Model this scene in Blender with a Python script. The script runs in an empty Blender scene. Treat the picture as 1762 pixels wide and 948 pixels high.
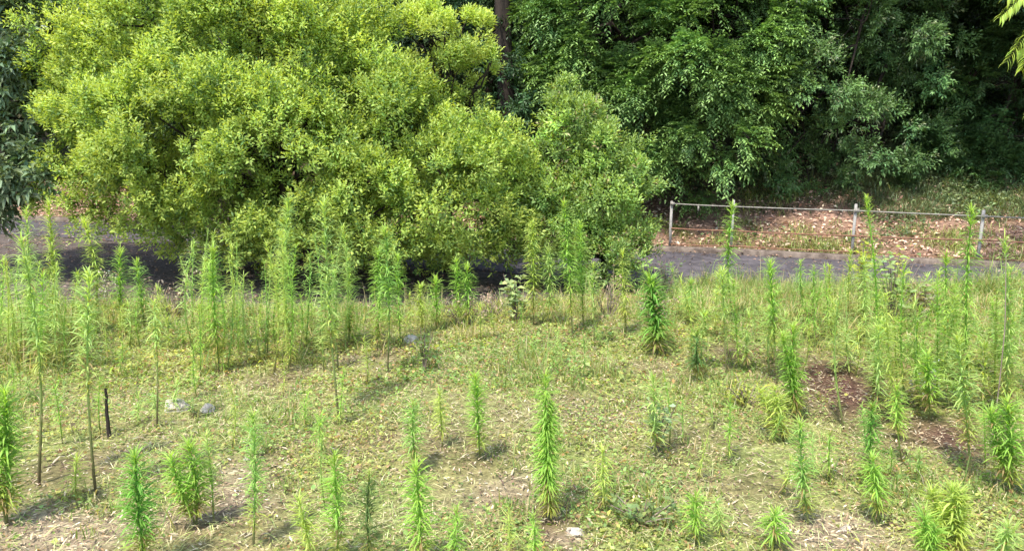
import bpy, math, random
import numpy as np
from mathutils import Vector
R = math.radians
rng = np.random.default_rng(7); random.seed(7)
S = bpy.context.scene
COL = S.collection

# ---------------------------------------------------------------- camera
CAM_H, PITCH, FPX, PW, PH = 2.2, R(12.3), 1400.0, 1762.0, 948.0
cam = bpy.data.cameras.new('camera'); camo = bpy.data.objects.new('camera', cam); COL.objects.link(camo)
camo.location = (0, 0, CAM_H); camo.rotation_euler = (math.pi/2-PITCH, 0, 0)
cam.sensor_width = 36; cam.lens = 36*FPX/PW; cam.clip_start = .05; cam.clip_end = 900
S.camera = camo
# ---------------------------------------------------------------- light
SUN_EL, SUN_AZ = R(63), R(213)            # azimuth from +Y towards +X: behind the camera, a little to its left
sd = Vector((math.sin(SUN_AZ)*math.cos(SUN_EL), math.cos(SUN_AZ)*math.cos(SUN_EL), math.sin(SUN_EL)))
W = bpy.data.worlds.new('World'); S.world = W; W.use_nodes = True
wn = W.node_tree; bg = wn.nodes['Background']
sky = wn.nodes.new('ShaderNodeTexSky'); sky.sky_type = 'NISHITA'; sky.sun_disc = False
sky.sun_elevation = SUN_EL; sky.sun_rotation = SUN_AZ; sky.air_density = 1.2; sky.dust_density = 2.0
wn.links.new(sky.outputs[0], bg.inputs[0]); bg.inputs[1].default_value = .15
sl = bpy.data.lights.new('sun', 'SUN'); sl.energy = 2.4; sl.angle = R(1.5); sl.color = (1, .95, .86)
so = bpy.data.objects.new('sun', sl); COL.objects.link(so)
so.rotation_euler = sd.to_track_quat('Z', 'Y').to_euler(); so.location = (0, 0, 40)
S.view_settings.view_transform = 'Standard'; S.view_settings.look = 'None'
S.view_settings.exposure = 1.55; S.view_settings.gamma = 1
S.cycles.max_bounces = 6; S.cycles.diffuse_bounces = 4; S.cycles.transmission_bounces = 4

# ---------------------------------------------------------------- projection helpers
cp, sp_ = math.cos(PITCH), math.sin(PITCH)
def ray(px, py):
    u, v = (px-PW/2)/FPX, -(py-PH/2)/FPX
    return np.array([u, cp+v*sp_, -sp_+v*cp])
def P(px, py, y):
    d = ray(px, py); t = y/d[1]
    return np.array([d[0]*t, y, CAM_H+d[2]*t])
# ---------------------------------------------------------------- terrain
def fbm(x, y, s=1.0, o=3, seed=0):
    x = np.asarray(x, float); y = np.asarray(y, float)
    r = np.random.default_rng(1000+seed); v = 0*x; a = 1.0; f = s
    for k in range(o):
        for _ in range(3):
            th = r.uniform(0, 6.28); ph = r.uniform(0, 6.28, 2)
            v = v+a*np.sin(f*(x*math.cos(th)+y*math.sin(th))+ph[0]+1.3*np.sin(f*.6*(y*math.cos(th)-x*math.sin(th))+ph[1]))/3
        a *= .55; f *= 2.1
    return v
def sstep(t): t = np.clip(t, 0, 1); return t*t*(3-2*t)
RZ = -.67
def yE(x): return 8.55+.06*x+.12*np.sin(x*1.1)
def yF(x): return 16.1-.28*x
def yN(x): return yF(x)-np.interp(x, [-9, 0], [1.9, 2.9])
def H(x, y):
    x = np.asarray(x, float); y = np.asarray(y, float)
    xc = np.clip(x, -40, 25)
    e, f, n = yE(xc), np.maximum(yF(xc), 10.5), np.maximum(yN(xc), 8.6)
    w = np.clip(1.1+.16*(xc+2), 1.0, 2.6); w = np.minimum(w, np.maximum(n-e, .3))
    field = .025*fbm(x, y, 1.3, 3)+.012*fbm(x, y, 6, 2, 3)
    t = sstep((y-e)/w)
    z = field*(1-t)+RZ*t
    s = y-f
    rise = .24*np.clip(s-.35, 0, 3.4)+.55*np.clip(s-3.75, 0, 14)+.12*np.clip(s-17.75, 0, 40)
    z = z+np.where(s > 0, rise+.05*fbm(x, y, 1.2, 3, 5)*np.clip(s, 0, 1), 0)
    gt = np.clip((y-e-w)/.5, 0, 1)*np.clip((n-y)/.4, 0, 1)
    return z+.03*fbm(x, y, 3, 2, 6)*gt
def hit(px, py):
    d = ray(px, py); ts = np.linspace(1, 60, 6000)
    p = d[None]*ts[:, None]; g = H(p[:, 0], p[:, 1])
    k = np.argmax(CAM_H+p[:, 2] < g)
    q = p[k]; return np.array([q[0], q[1], g[k]])

# ---------------------------------------------------------------- object helpers
def props(o, label=None, cat=None, group=None, kind=None):
    if label: o['label'] = label
    if cat: o['category'] = cat
    if group: o['group'] = group
    if kind: o['kind'] = kind
    return o
def empty(name, loc, label, cat, group=None):
    o = bpy.data.objects.new(name, None); COL.objects.link(o); o.location = tuple(float(v) for v in loc)
    o.empty_display_size = .1
    return props(o, label, cat, group)
def mesh(name, v, faces, mat, parent=None, col=None, smooth=False, origin=None):
    """faces: list of index arrays (n,k)"""
    v = np.asarray(v, np.float32)
    if parent is not None and origin is None: origin = np.array(parent.location)
    if origin is not None: v = v-np.asarray(origin, np.float32)
    me = bpy.data.meshes.new(name)
    me.vertices.add(len(v)); me.vertices.foreach_set('co', v.ravel())
    fl = [np.asarray(f, np.int32) for f in faces if len(f)]
    nl = sum(f.size for f in fl); npoly = sum(len(f) for f in fl)
    me.loops.add(nl); me.polygons.add(npoly)
    me.loops.foreach_set('vertex_index', np.concatenate([f.ravel() for f in fl]))
    tot = np.concatenate([np.full(len(f), f.shape[1], np.int32) for f in fl])
    st = np.concatenate([[0], np.cumsum(tot)[:-1]]).astype(np.int32)
    me.polygons.foreach_set('loop_start', st)
    try: me.polygons.foreach_set('loop_total', tot)
    except Exception: pass
    if smooth: me.polygons.foreach_set('use_smooth', np.ones(npoly, bool))
    if col is not None:
        a = me.color_attributes.new('tint', 'FLOAT_COLOR', 'POINT')
        c = np.ones((len(v), 4), np.float32); c[:, :3] = np.clip(col, 0, 1); a.data.foreach_set('color', c.ravel())
    me.update(calc_edges=True); me.materials.append(mat)
    o = bpy.data.objects.new(name, me); COL.objects.link(o)
    if parent is not None: o.parent = parent
    elif origin is not None: o.location = tuple(float(q) for q in origin)
    return o
class MB:
    def __init__(s): s.v = []; s.f = {}; s.c = []; s.n = 0
    def add(s, v, f, c=None):
        f = np.asarray(f, np.int32); s.v.append(np.asarray(v, float)); s.f.setdefault(f.shape[1], []).append(f+s.n); s.n += len(v)
        if c is not None: s.c.append(np.broadcast_to(np.asarray(c, float), (len(v), 3)))
    def build(s, name, mat, parent=None, smooth=False, origin=None):
        return mesh(name, np.vstack(s.v), [np.vstack(a) for a in s.f.values()], mat, parent, np.vstack(s.c) if s.c else None, smooth, origin)
def tube(mb, pts, rad, n=6, c=None):
    pts = np.asarray(pts, float); rad = np.broadcast_to(np.asarray(rad, float), (len(pts),))
    t = np.gradient(pts, axis=0); t /= np.linalg.norm(t, axis=1)[:, None]+1e-9
    up = np.array([0, 0, 1.]) if abs(t[0][2]) < .9 else np.array([1., 0, 0])
    V = []; a = np.linspace(0, 2*np.pi, n, endpoint=False)
    for p, d, r in zip(pts, t, rad):
        u = np.cross(d, up); u /= np.linalg.norm(u)+1e-9; w = np.cross(u, d)
        V.append(p+r*(np.cos(a)[:, None]*u+np.sin(a)[:, None]*w)); up = w if False else up
    V = np.vstack(V); k = len(pts)
    i = np.arange(n); j = (i+1) % n
    F = np.vstack([np.stack([r*n+i, r*n+j, (r+1)*n+j, (r+1)*n+i], 1) for r in range(k-1)])
    mb.add(V, F, c)
    mb.add(V[-n:], [list(range(n))], c)
def box(mb, c, s, rz=0, col=None):
    c = np.asarray(c, float); s = np.asarray(s, float)/2
    v = np.array([[x, y, z] for x in (-1, 1) for y in (-1, 1) for z in (-1, 1)])*s
    R_ = np.array([[math.cos(rz), -math.sin(rz), 0], [math.sin(rz), math.cos(rz), 0], [0, 0, 1]])
    mb.add(v@R_.T+c, [[0, 1, 3, 2], [4, 6, 7, 5], [0, 4, 5, 1], [2, 3, 7, 6], [0, 2, 6, 4], [1, 5, 7, 3]], col)
def norm(a): return a/(np.linalg.norm(a, axis=-1, keepdims=True)+1e-9)
def rand_dir(n): return norm(rng.normal(size=(n, 3)))
# leaf with a folded midrib: base, left, tip, right
def leaves4(pos, d, nrm, L, Wd, col, droop=.0, fold=.25, wide=.45):
    d = norm(d); side = norm(np.cross(d, nrm)); up = np.cross(side, d)
    L = np.asarray(L)[:, None]; Wd = np.asarray(Wd)[:, None]
    tip = pos+d*L+up*0; tip[:, 2] -= (droop*L)[:, 0]
    m = pos+d*L*wide
    l = m-side*Wd/2+up*Wd*fold; r = m+side*Wd/2+up*Wd*fold
    n = len(pos); v = np.stack([pos, l, tip, r], 1).reshape(-1, 3)
    b = np.arange(n)[:, None]*4
    f = np.vstack([b+[0, 2, 1], b+[0, 3, 2]])
    return v, f, np.repeat(col, 4, 0)
# long narrow leaf, a curved strip of three segments
def blades(pos, d, L, Wd, col, curve=.3, nseg=3, tipcol=None):
    d = norm(d); n = len(pos); z = np.array([0, 0, 1.])
    side = norm(np.cross(d, z)+1e-4)
    a = np.arctan2(d[:, 2], np.linalg.norm(d[:, :2], axis=1))
    hd = norm(np.concatenate([d[:, :2], np.zeros((n, 1))], 1)+1e-6)
    cur = pos.copy(); V = []; C = []
    curve = np.broadcast_to(curve, (n,))
    wprof = {3: [.55, 1, .75], 2: [.7, .9], 4: [.6, 1, .85, .5]}[nseg]
    for k in range(nseg):
        w = (Wd*wprof[k]/2)[:, None]
        V += [cur-side*w, cur+side*w]; C += [col, col]
        cur = cur+(hd*np.cos(a)[:, None]+z*np.sin(a)[:, None])*(L/nseg)[:, None]
        a = a-curve*(.6+.5*k)
    V.append(cur); C.append(col if tipcol is None else tipcol)
    m = 2*nseg+1
    V = np.stack(V, 1).reshape(-1, 3); C = np.stack(C, 1).reshape(-1, 3)
    b = np.arange(n)[:, None]*m
    q = np.vstack([b+[2*k, 2*k+1, 2*k+3, 2*k+2] for k in range(nseg-1)])
    t = b+[2*nseg-2, 2*nseg-1, 2*nseg]
    return V, q, t, C
def vary(base, n, s=.18, hue=.12):
    b = np.asarray(base, float)[None]*np.ones((n, 1))
    l = np.exp(rng.normal(0, s, (n, 1))); h = rng.normal(0, hue, (n, 1))
    return b*l*np.concatenate([1+h, np.ones((n, 1)), 1-h*.8], 1)

# ---------------------------------------------------------------- materials
def newmat(name):
    m = bpy.data.materials.new(name); m.use_nodes = True; t = m.node_tree; return m, t, t.nodes['Principled BSDF']
def leafmat(name, rough=.45, trans=.35, tr=(1.25, 1.15, .5), spec=.4):
    m, t, b = newmat(name); N, L = t.nodes, t.links
    at = N.new('ShaderNodeAttribute'); at.attribute_name = 'tint'
    L.new(at.outputs['Color'], b.inputs['Base Color']); b.inputs['Roughness'].default_value = rough
    b.inputs['Specular IOR Level'].default_value = spec
    tl = N.new('ShaderNodeBsdfTranslucent'); mu = N.new('ShaderNodeVectorMath'); mu.operation = 'MULTIPLY'
    mu.inputs[1].default_value = tr
    L.new(at.outputs['Color'], mu.inputs[0]); L.new(mu.outputs[0], tl.inputs['Color'])
    mx = N.new('ShaderNodeMixShader'); mx.inputs[0].default_value = trans
    L.new(b.outputs[0], mx.inputs[1]); L.new(tl.outputs[0], mx.inputs[2])
    L.new(mx.outputs[0], N['Material Output'].inputs['Surface']); return m
def noisemat(name, c1, c2, scale=8, rough=.85, bump=.3, c3=None, detail=8, stretch=(1, 1, 1), bscale=None, bdist=.02):
    m, t, b = newmat(name); N, L = t.nodes, t.links
    tc = N.new('ShaderNodeTexCoord'); mp = N.new('ShaderNodeMapping'); mp.inputs['Scale'].default_value = stretch
    L.new(tc.outputs['Object'], mp.inputs[0])
    no = N.new('ShaderNodeTexNoise'); no.inputs['Scale'].default_value = scale; no.inputs['Detail'].default_value = detail
    no.inputs['Roughness'].default_value = .65
    L.new(mp.outputs[0], no.inputs['Vector'])
    r = N.new('ShaderNodeValToRGB'); r.color_ramp.elements[0].position = .35; r.color_ramp.elements[1].position = .65
    r.color_ramp.elements[0].color = (*c1, 1); r.color_ramp.elements[1].color = (*c2, 1)
    if c3: e = r.color_ramp.elements.new(.5); e.color = (*c3, 1)
    L.new(no.outputs[0], r.inputs[0]); L.new(r.outputs[0], b.inputs['Base Color'])
    b.inputs['Roughness'].default_value = rough; b.inputs['Specular IOR Level'].default_value = .25
    n2 = N.new('ShaderNodeTexNoise'); n2.inputs['Scale'].default_value = bscale or scale*3; n2.inputs['Detail'].default_value = 6
    L.new(mp.outputs[0], n2.inputs['Vector'])
    bp = N.new('ShaderNodeBump'); bp.inputs['Strength'].default_value = bump; bp.inputs['Distance'].default_value = bdist
    L.new(n2.outputs[0], bp.inputs['Height']); L.new(bp.outputs[0], b.inputs['Normal'])
    return m
M_leaf = leafmat('weed_leaf', .55, .5, (1.3, 1.25, .5), .2)
M_bright = leafmat('bright_tree_leaf', .5, .42, (1.3, 1.2, .45), .3)
M_dark = leafmat('evergreen_leaf', .42, .2, (1.2, 1.25, .45), .3)
M_dry = leafmat('dry_litter', .75, .12, (1.1, 1, .8), .15)
M_bark = noisemat('bark', (.012, .009, .007), (.045, .033, .025), 9, .9, .8, stretch=(1, 1, .25))
M_twig = noisemat('dead_wood', (.09, .06, .045), (.30, .24, .19), 14, .9, .5, stretch=(1, 1, .3))
M_post = noisemat('weathered_concrete', (.20, .19, .17), (.34, .32, .29), 12, .85, .25)
M_rail = noisemat('galvanised_pipe', (.15, .14, .12), (.27, .25, .21), 20, .5, .05)
M_rust = noisemat('rusty_wire', (.13, .06, .035), (.24, .13, .08), 20, .75, .1)
M_rock = noisemat('pale_stone', (.19, .16, .13), (.50, .46, .39), 14, .8, .6, c3=(.38, .34, .28))
M_kerb = noisemat('old_kerb', (.07, .052, .042), (.19, .15, .12), 7, .9, .4)
def road_material():
    m = noisemat('asphalt', (.045, .040, .045), (.105, .093, .10), 4, .85, .35, c3=(.07, .062, .068), bscale=90, bdist=.006)
    return m
M_road = road_material()
def ground_material():
    m, t, b = newmat('field_soil'); N, L = t.nodes, t.links
    at = N.new('ShaderNodeAttribute'); at.attribute_name = 'tint'
    tc = N.new('ShaderNodeTexCoord')
    def no(s, d=8, r=.7):
        n = N.new('ShaderNodeTexNoise'); n.inputs['Scale'].default_value = s; n.inputs['Detail'].default_value = d
        n.inputs['Roughness'].default_value = r; L.new(tc.outputs['Object'], n.inputs['Vector']); return n
    n1, n2, n3 = no(14), no(60, 4), no(3)
    r1 = N.new('ShaderNodeMapRange'); r1.inputs[1].default_value = .3; r1.inputs[2].default_value = .7
    r1.inputs[3].default_value = .45; r1.inputs[4].default_value = 1.6; L.new(n1.outputs[0], r1.inputs[0])
    r2 = N.new('ShaderNodeMapRange'); r2.inputs[1].default_value = .3; r2.inputs[2].default_value = .7
    r2.inputs[3].default_value = .6; r2.inputs[4].default_value = 1.4; L.new(n2.outputs[0], r2.inputs[0])
    r3 = N.new('ShaderNodeMapRange'); r3.inputs[1].default_value = .3; r3.inputs[2].default_value = .7
    r3.inputs[3].default_value = .8; r3.inputs[4].default_value = 1.2; L.new(n3.outputs[0], r3.inputs[0])
    a = N.new('ShaderNodeMath'); a.operation = 'MULTIPLY'; L.new(r1.outputs[0], a.inputs[0]); L.new(r2.outputs[0], a.inputs[1])
    a2 = N.new('ShaderNodeMath'); a2.operation = 'MULTIPLY'; L.new(a.outputs[0], a2.inputs[0]); L.new(r3.outputs[0], a2.inputs[1])
    s = N.new('ShaderNodeVectorMath'); s.operation = 'SCALE'; L.new(at.outputs['Color'], s.inputs[0]); L.new(a2.outputs[0], s.inputs['Scale'])
    L.new(s.outputs[0], b.inputs['Base Color']); b.inputs['Roughness'].default_value = .95; b.inputs['Specular IOR Level'].default_value = .1
    bp = N.new('ShaderNodeBump'); bp.inputs['Strength'].default_value = .9; bp.inputs['Distance'].default_value = .03
    L.new(n1.outputs[0], bp.inputs['Height']); L.new(bp.outputs[0], b.inputs['Normal'])
    return m
M_ground = ground_material()

# ---------------------------------------------------------------- patches of the field: (px, py, rx px, ry px, strength)
BARE = [(1435, 665, 80, 62, 1.25), (1620, 750, 80, 36, 1.15), (110, 810, 100, 36, .65), (90, 915, 180, 42, .85), (1440, 920, 110, 26, .8),
        (870, 850, 70, 22, .65), (1200, 760, 70, 36, .45), (630, 615, 60, 16, .7), (480, 650, 45, 14, .7), (1270, 610, 70, 22, .9),
        (380, 870, 75, 60, .9), (960, 910, 60, 30, .9), (480, 800, 50, 30, .4), (1130, 640, 45, 18, .5), (1720, 900, 80, 40, .4), (800, 760, 80, 50, .5),
        (1050, 720, 100, 20, .3), (1650, 650, 40, 20, .7), (660, 740, 70, 30, .4), (1000, 690, 60, 25, .4), (1300, 830, 60, 24, .5)]
PALE = [(90, 915, 180, 42, .9), (1440, 920, 120, 28, .8), (870, 850, 75, 26, .5), (1050, 720, 90, 22, .3), (330, 660, 90, 25, .3), (560, 620, 90, 18, .4), (990, 915, 50, 16, .6), (380, 850, 75, 50, .6)]
GREEN = [(60, 590, 160, 60, 1), (1680, 600, 160, 90, 1), (1270, 700, 120, 40, .6), (950, 640, 110, 40, .8), (450, 600, 200, 30, .7), (1400, 560, 240, 40, 1),
         (1130, 870, 120, 40, .5), (400, 720, 120, 40, .4), (1650, 890, 120, 60, .9), (820, 920, 80, 40, .5), (330, 640, 120, 30, .4)]
def patch_xy(lst):
    out = []
    for px, py, rx, ry, s in lst:
        c = hit(px, py); a = hit(px+rx, py); b0 = hit(px, py-ry); b1 = hit(px, min(py+ry, 960))
        out.append((c[0], c[1], abs(a[0]-c[0]), abs(b0[1]-b1[1])/2+.02, s))
    return out
def field_of(lst, x, y):
    v = np.zeros_like(x)
    wx = x+.10*fbm(x, y, 6, 3, 11); wy = y+.10*fbm(x, y, 6, 3, 12)
    for cx, cy, rx, ry, s in lst:
        v = np.maximum(v, s*np.exp(-(((wx-cx)/rx)**2+((wy-cy)/ry)**2)**1.5*.7))
    return v
BX, PX, GX = patch_xy(BARE), patch_xy(PALE), patch_xy(GREEN)

# ---------------------------------------------------------------- ground sheet
def axis(lo, fine0, fine1, hi, step):
    a = np.arange(fine0, fine1, step)
    l = fine0-np.cumsum(step*1.22**np.arange(1, 60)); l = l[l > lo][::-1]
    r = fine1+np.cumsum(step*1.22**np.arange(0, 60)); r = r[r < hi]
    return np.concatenate([[lo], l, a, r, [hi]])
gx, gy = axis(-250, -14, 12, 250, .07), axis(-30, 2.5, 18, 400, .06)
X, Y = np.meshgrid(gx, gy); Xf, Yf = X.ravel(), Y.ravel(); Zf = H(Xf, Yf)
nx, ny = len(gx), len(gy)
i, j = np.meshgrid(np.arange(nx-1), np.arange(ny-1)); b0 = (j*nx+i).ravel()
F = np.stack([b0, b0+1, b0+nx+1, b0+nx], 1)
soil = np.array([.105, .072, .042]); tan = np.array([.33, .26, .18]); moss = np.array([.17, .195, .06]); dark = np.array([.095, .078, .068]); redl = np.array([.17, .095, .065])
bare, pale, green = field_of(BX, Xf, Yf), field_of(PX, Xf, Yf), field_of(GX, Xf, Yf)
mix = np.clip(.5+.45*fbm(Xf, Yf, 5, 4, 21), 0, 1)
c = moss*(1-mix[:, None])+np.array([.215, .185, .085])*mix[:, None]
c = c*(1-.5*green[:, None])+np.array([.17, .22, .05])*.5*green[:, None]
c = c*(1-bare[:, None])+soil*bare[:, None]
c = c*(1-.8*pale[:, None])+tan*.8*pale[:, None]
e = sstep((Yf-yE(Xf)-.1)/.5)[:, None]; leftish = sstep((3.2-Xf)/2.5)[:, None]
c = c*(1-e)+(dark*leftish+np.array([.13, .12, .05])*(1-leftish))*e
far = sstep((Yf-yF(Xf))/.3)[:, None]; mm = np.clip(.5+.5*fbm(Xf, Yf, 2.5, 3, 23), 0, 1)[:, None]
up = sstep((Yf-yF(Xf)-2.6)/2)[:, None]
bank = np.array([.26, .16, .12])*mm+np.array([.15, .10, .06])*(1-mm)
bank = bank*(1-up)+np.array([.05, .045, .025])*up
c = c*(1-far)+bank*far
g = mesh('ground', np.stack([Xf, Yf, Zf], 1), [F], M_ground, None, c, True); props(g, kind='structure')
# road sheet
rx = np.arange(-60, 24, .25); rt = np.linspace(0.02, 1, 9)
RX, RT = np.meshgrid(rx, rt); wob = .07*fbm(RX, RX*0, 2.2, 3, 31)
RY = np.maximum(yN(RX), 8.6)+wob*(1-RT)+(np.maximum(yF(RX), 10.5)-np.maximum(yN(RX), 8.6)-.02)*RT
V = np.stack([RX.ravel(), RY.ravel(), np.full(RX.size, RZ+.012)+.012*np.sin(np.pi*RT.ravel())], 1)
n_ = len(rx); i, j = np.meshgrid(np.arange(n_-1), np.arange(len(rt)-1)); b0 = (j*n_+i).ravel()
props(mesh('road', V, [np.stack([b0, b0+1, b0+n_+1, b0+n_], 1)], M_road, None, None, True), kind='structure')
kb = MB(); prof = np.array([[0, -.05], [0, .085], [.02, .1], [.12, .105], [.14, -.05]])
kx = np.arange(-50, 20, .6); kv = []
for x in kx:
    y0 = max(16.1-.28*x, 10.5)
    for a, z in prof: kv.append((x+.27*a, y0+a, RZ+z+.008*math.sin(x*1.7)))
K = 5; F = []
for s_ in range(len(kx)-1):
    for q in range(K-1): F.append([s_*K+q, (s_+1)*K+q, (s_+1)*K+q+1, s_*K+q+1])
kb.add(kv, F); props(kb.build('kerb', M_kerb), kind='structure')

# ---------------------------------------------------------------- scatter helpers
def region(n, x0, x1, y0, y1):
    return rng.uniform(x0, x1, n), rng.uniform(y0, y1, n)
def infield(x, y, m=2.4):
    return (np.abs(x) < y*.68+m)
def on(x, y): return np.stack([x, y, H(x, y)], 1)

# creeping ground cover over the field: clumps of small leaves
def ground_cover():
    x, y = region(560000, -10, 10, 3.0, 10.2)
    k = infield(x, y) & (y < yE(x)+.25); x, y = x[k], y[k]
    d = .50+.55*fbm(x, y, 3.2, 4, 41)+.25*fbm(x, y, 17, 2, 42)+.5*field_of(GX, x, y)-.95*field_of(BX, x, y)
    k = rng.random(len(x)) < np.clip(d, .03, 1); x, y = x[k], y[k]; n = len(x)
    p = on(x, y); p[:, 2] += rng.uniform(.002, .03, n)+rng.random(n)*.06*np.clip(fbm(x, y, 11, 3, 44), 0, 1)
    L = np.clip(rng.lognormal(np.log(.019), .35, n), .008, .05)*(1+.25*(y > 6))
    dr = norm(np.stack([rng.normal(size=n), rng.normal(size=n), rng.normal(.25, .35, n)], 1))
    nr = norm(np.stack([rng.normal(0, .45, n), rng.normal(0, .45, n), np.ones(n)], 1))
    m = np.clip(.5+.6*fbm(x, y, 3, 3, 43)+rng.normal(0, .25, n), 0, 1)[:, None]
    col = vary((1, 1, 1), n, .28, .08)*(np.array([.37, .405, .13])*m+np.array([.21, .335, .10])*(1-m))
    br = rng.random(n) < .20; col[br] = vary((.36, .25, .14), br.sum(), .3, .1)
    v, f, c = leaves4(p, dr, nr, L, L*rng.uniform(.5, .85, n), col, .1)
    props(mesh('ground_cover', v, [f], M_leaf, None, c), 'low yellow-green creeping plants covering the open field', 'ground cover', kind='stuff')
ground_cover()
def litter():
    x, y = region(500000, -10, 10, 3.0, 10.0)
    k = infield(x, y) & (y < yE(x)+.3); x, y = x[k], y[k]
    d = .38+.25*fbm(x, y, 7, 3, 51)+.5*field_of(PX, x, y)+.35*field_of(BX, x, y)
    k = rng.random(len(x)) < np.clip(d, .05, 1)*.40; x, y = x[k], y[k]; n = len(x)
    p = on(x, y); p[:, 2] += rng.uniform(.003, .03, n)
    L = np.clip(rng.lognormal(np.log(.026), .45, n), .01, .11); th = rng.uniform(0, 6.28, n)
    dr = np.stack([np.cos(th), np.sin(th), rng.normal(.05, .22, n)], 1)
    pl = field_of(PX, x, y); b = field_of(BX, x, y)
    t = rng.random((n, 1)); base = np.where(t < .42, [[.46, .38, .26]], np.where(t < .7, [[.30, .215, .14]], [[.13, .085, .06]]))
    base = base*(1+.35*pl[:, None]-.1*b[:, None])
    v, q, t3, c = blades(p, dr, L, rng.uniform(.004, .011, n)*(1+L*4), base*vary((1, 1, 1), n, .25, .05), .25, 2)
    props(mesh('dry_litter', v, [q, t3], M_dry, None, c), 'brown and straw-coloured dead stalks littering the bare soil of the field', 'plant litter', kind='stuff')
litter()
def grass(name, x, y, L, col, label, cat, mat=M_leaf, w=.006, curve=.35, lean=.35):
    n = len(x); p = on(x, y)
    dr = np.stack([rng.normal(0, lean, n), rng.normal(0, lean, n), np.ones(n)], 1)
    v, q, t, c = blades(p, dr, L, np.full(n, w)*rng.uniform(.7, 1.4, n), col, rng.uniform(0, curve, n)*1.6, 3)
    return props(mesh(name, v, [q, t], mat, None, c), label, cat, kind='stuff')
def tufts(nt, per, x0, x1, y0, y1, dens, spread=.04):
    tx, ty = region(nt, x0, x1, y0, y1); k = (rng.random(nt) < dens(tx, ty)) & infield(tx, ty, 2.6); tx, ty = tx[k], ty[k]
    s = np.exp(rng.normal(0, .3, len(tx)))
    return np.repeat(tx, per)+rng.normal(0, spread, len(tx)*per), np.repeat(ty, per)+rng.normal(0, spread, len(tx)*per), np.repeat(s, per)
x, y, s = tufts(6800, 14, -10, 10, 3.0, 9.2, lambda x, y: np.clip(.25+.5*fbm(x, y, 3, 3, 61)+.6*field_of(GX, x, y)-.8*field_of(BX, x, y), .02, 1))
n = len(x); t = rng.random((n, 1))
col = np.where(t < .55, [[.17, .25, .07]], np.where(t < .8, [[.30, .31, .11]], [[.46, .38, .22]]))*vary((1, 1, 1), n, .2, .06)
grass('field_grass', x, y, rng.uniform(.03, .09, n)*s*(1+1.5*field_of(GX, x, y)), col, 'short sparse grass blades scattered between the weeds on the field', 'grass')
# paler taller grass along the far edge of the field
def edge_d(x, y):
    a = np.exp(-((y-yE(x)+.25)/np.where(x > 2.5, .9, .55))**2)
    return np.clip(a*(.85+.3*fbm(x, y, 2, 2, 63)), 0, 1)
x, y, s = tufts(8500, 16, -11, 11, 6.2, 10.4, edge_d, .05); n = len(x); t = rng.random((n, 1))
gl = np.clip(.45+.5*fbm(x, y, .9, 2, 64), 0, 1)[:, None]
col = np.where(t < .4+.3*gl, [[.22, .30, .085]], [[.50, .43, .24]])*vary((1, 1, 1), n, .2, .07)
grass('edge_grass', x, y, rng.uniform(.06, .20, n)*s, col, 'pale dry and green grass fringing the far edge of the field', 'grass')
# grassy shoulder between field and road on the right
x, y, s = tufts(8000, 16, 1.8, 10, 8.6, 13, lambda x, y: np.where((y < yN(x)+.15+.25*fbm(x, y, 2, 2, 66)) & (y > yE(x)), sstep((x-1.8)/2.0), 0), .07); n = len(x); t = rng.random((n, 1))
col = np.where(t < .6, [[.20, .30, .08]], [[.40, .36, .17]])*vary((1, 1, 1), n, .22, .07)
grass('roadside_grass', x, y, rng.uniform(.08, .26, n)*s, col, 'fresh green grass on the shoulder between field and road at right', 'grass')
# leaf litter on the bank behind the road
def bank_litter():
    x, y = region(60000, -20, 14, 11, 24)
    s = y-yF(x); k = (s > .15) & (s < 7) & (rng.random(len(x)) < np.clip(1.15-s/6, .1, 1)); x, y, s = x[k], y[k], s[k]; n = len(x)
    p = on(x, y); p[:, 2] += rng.uniform(.005, .05, n)
    L = rng.uniform(.05, .12, n); dr = norm(np.stack([rng.normal(size=n), rng.normal(size=n), rng.normal(0, .4, n)], 1))
    nr = norm(np.stack([rng.normal(0, .6, n), rng.normal(0, .6, n)-.3, np.ones(n)], 1))
    t = rng.random((n, 1)); base = np.where(t < .5, [[.56, .36, .27]], np.where(t < .8, [[.33, .19, .13]], [[.66, .52, .36]]))
    v, f, c = leaves4(p, dr, nr, L, L*rng.uniform(.35, .6, n), base*vary((1, 1, 1), n, .25, .06), rng.uniform(-.2, .2), .35)
    props(mesh('leaf_litter', v, [f], M_dry, None, c), 'pinkish brown fallen leaves covering the bank behind the fence', 'leaf litter', kind='stuff')
    # a thinner scatter on the shaded ground and the road
    x, y = region(26000, -12, 9, 8.6, 19); k = (y > yE(x)+.3) & (y < yF(x)+.1)
    nearroad = np.where(y > yN(x), .22+.5*np.exp(-((y-yF(x))/.4)**2)+.5*np.exp(-((y-yN(x))/.5)**2), .5); k &= rng.random(len(x)) < nearroad; x, y = x[k], y[k]; n = len(x)
    p = on(x, y); p[:, 2] += rng.uniform(.028, .045, n); L = rng.uniform(.03, .08, n)
    dr = norm(np.stack([rng.normal(size=n), rng.normal(size=n), rng.normal(0, .25, n)], 1)); nr = norm(np.stack([rng.normal(0, .4, n), rng.normal(0, .4, n), np.ones(n)], 1))
    v, f, c = leaves4(p, dr, nr, L, L*.5, vary((.22, .15, .11), n, .4, .1), 0, .3)
    props(mesh('fallen_leaves', v, [f], M_dry, None, c), 'sparse brown leaves lying on the road and the shaded ditch', 'leaf litter', kind='stuff')
bank_litter()
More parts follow.
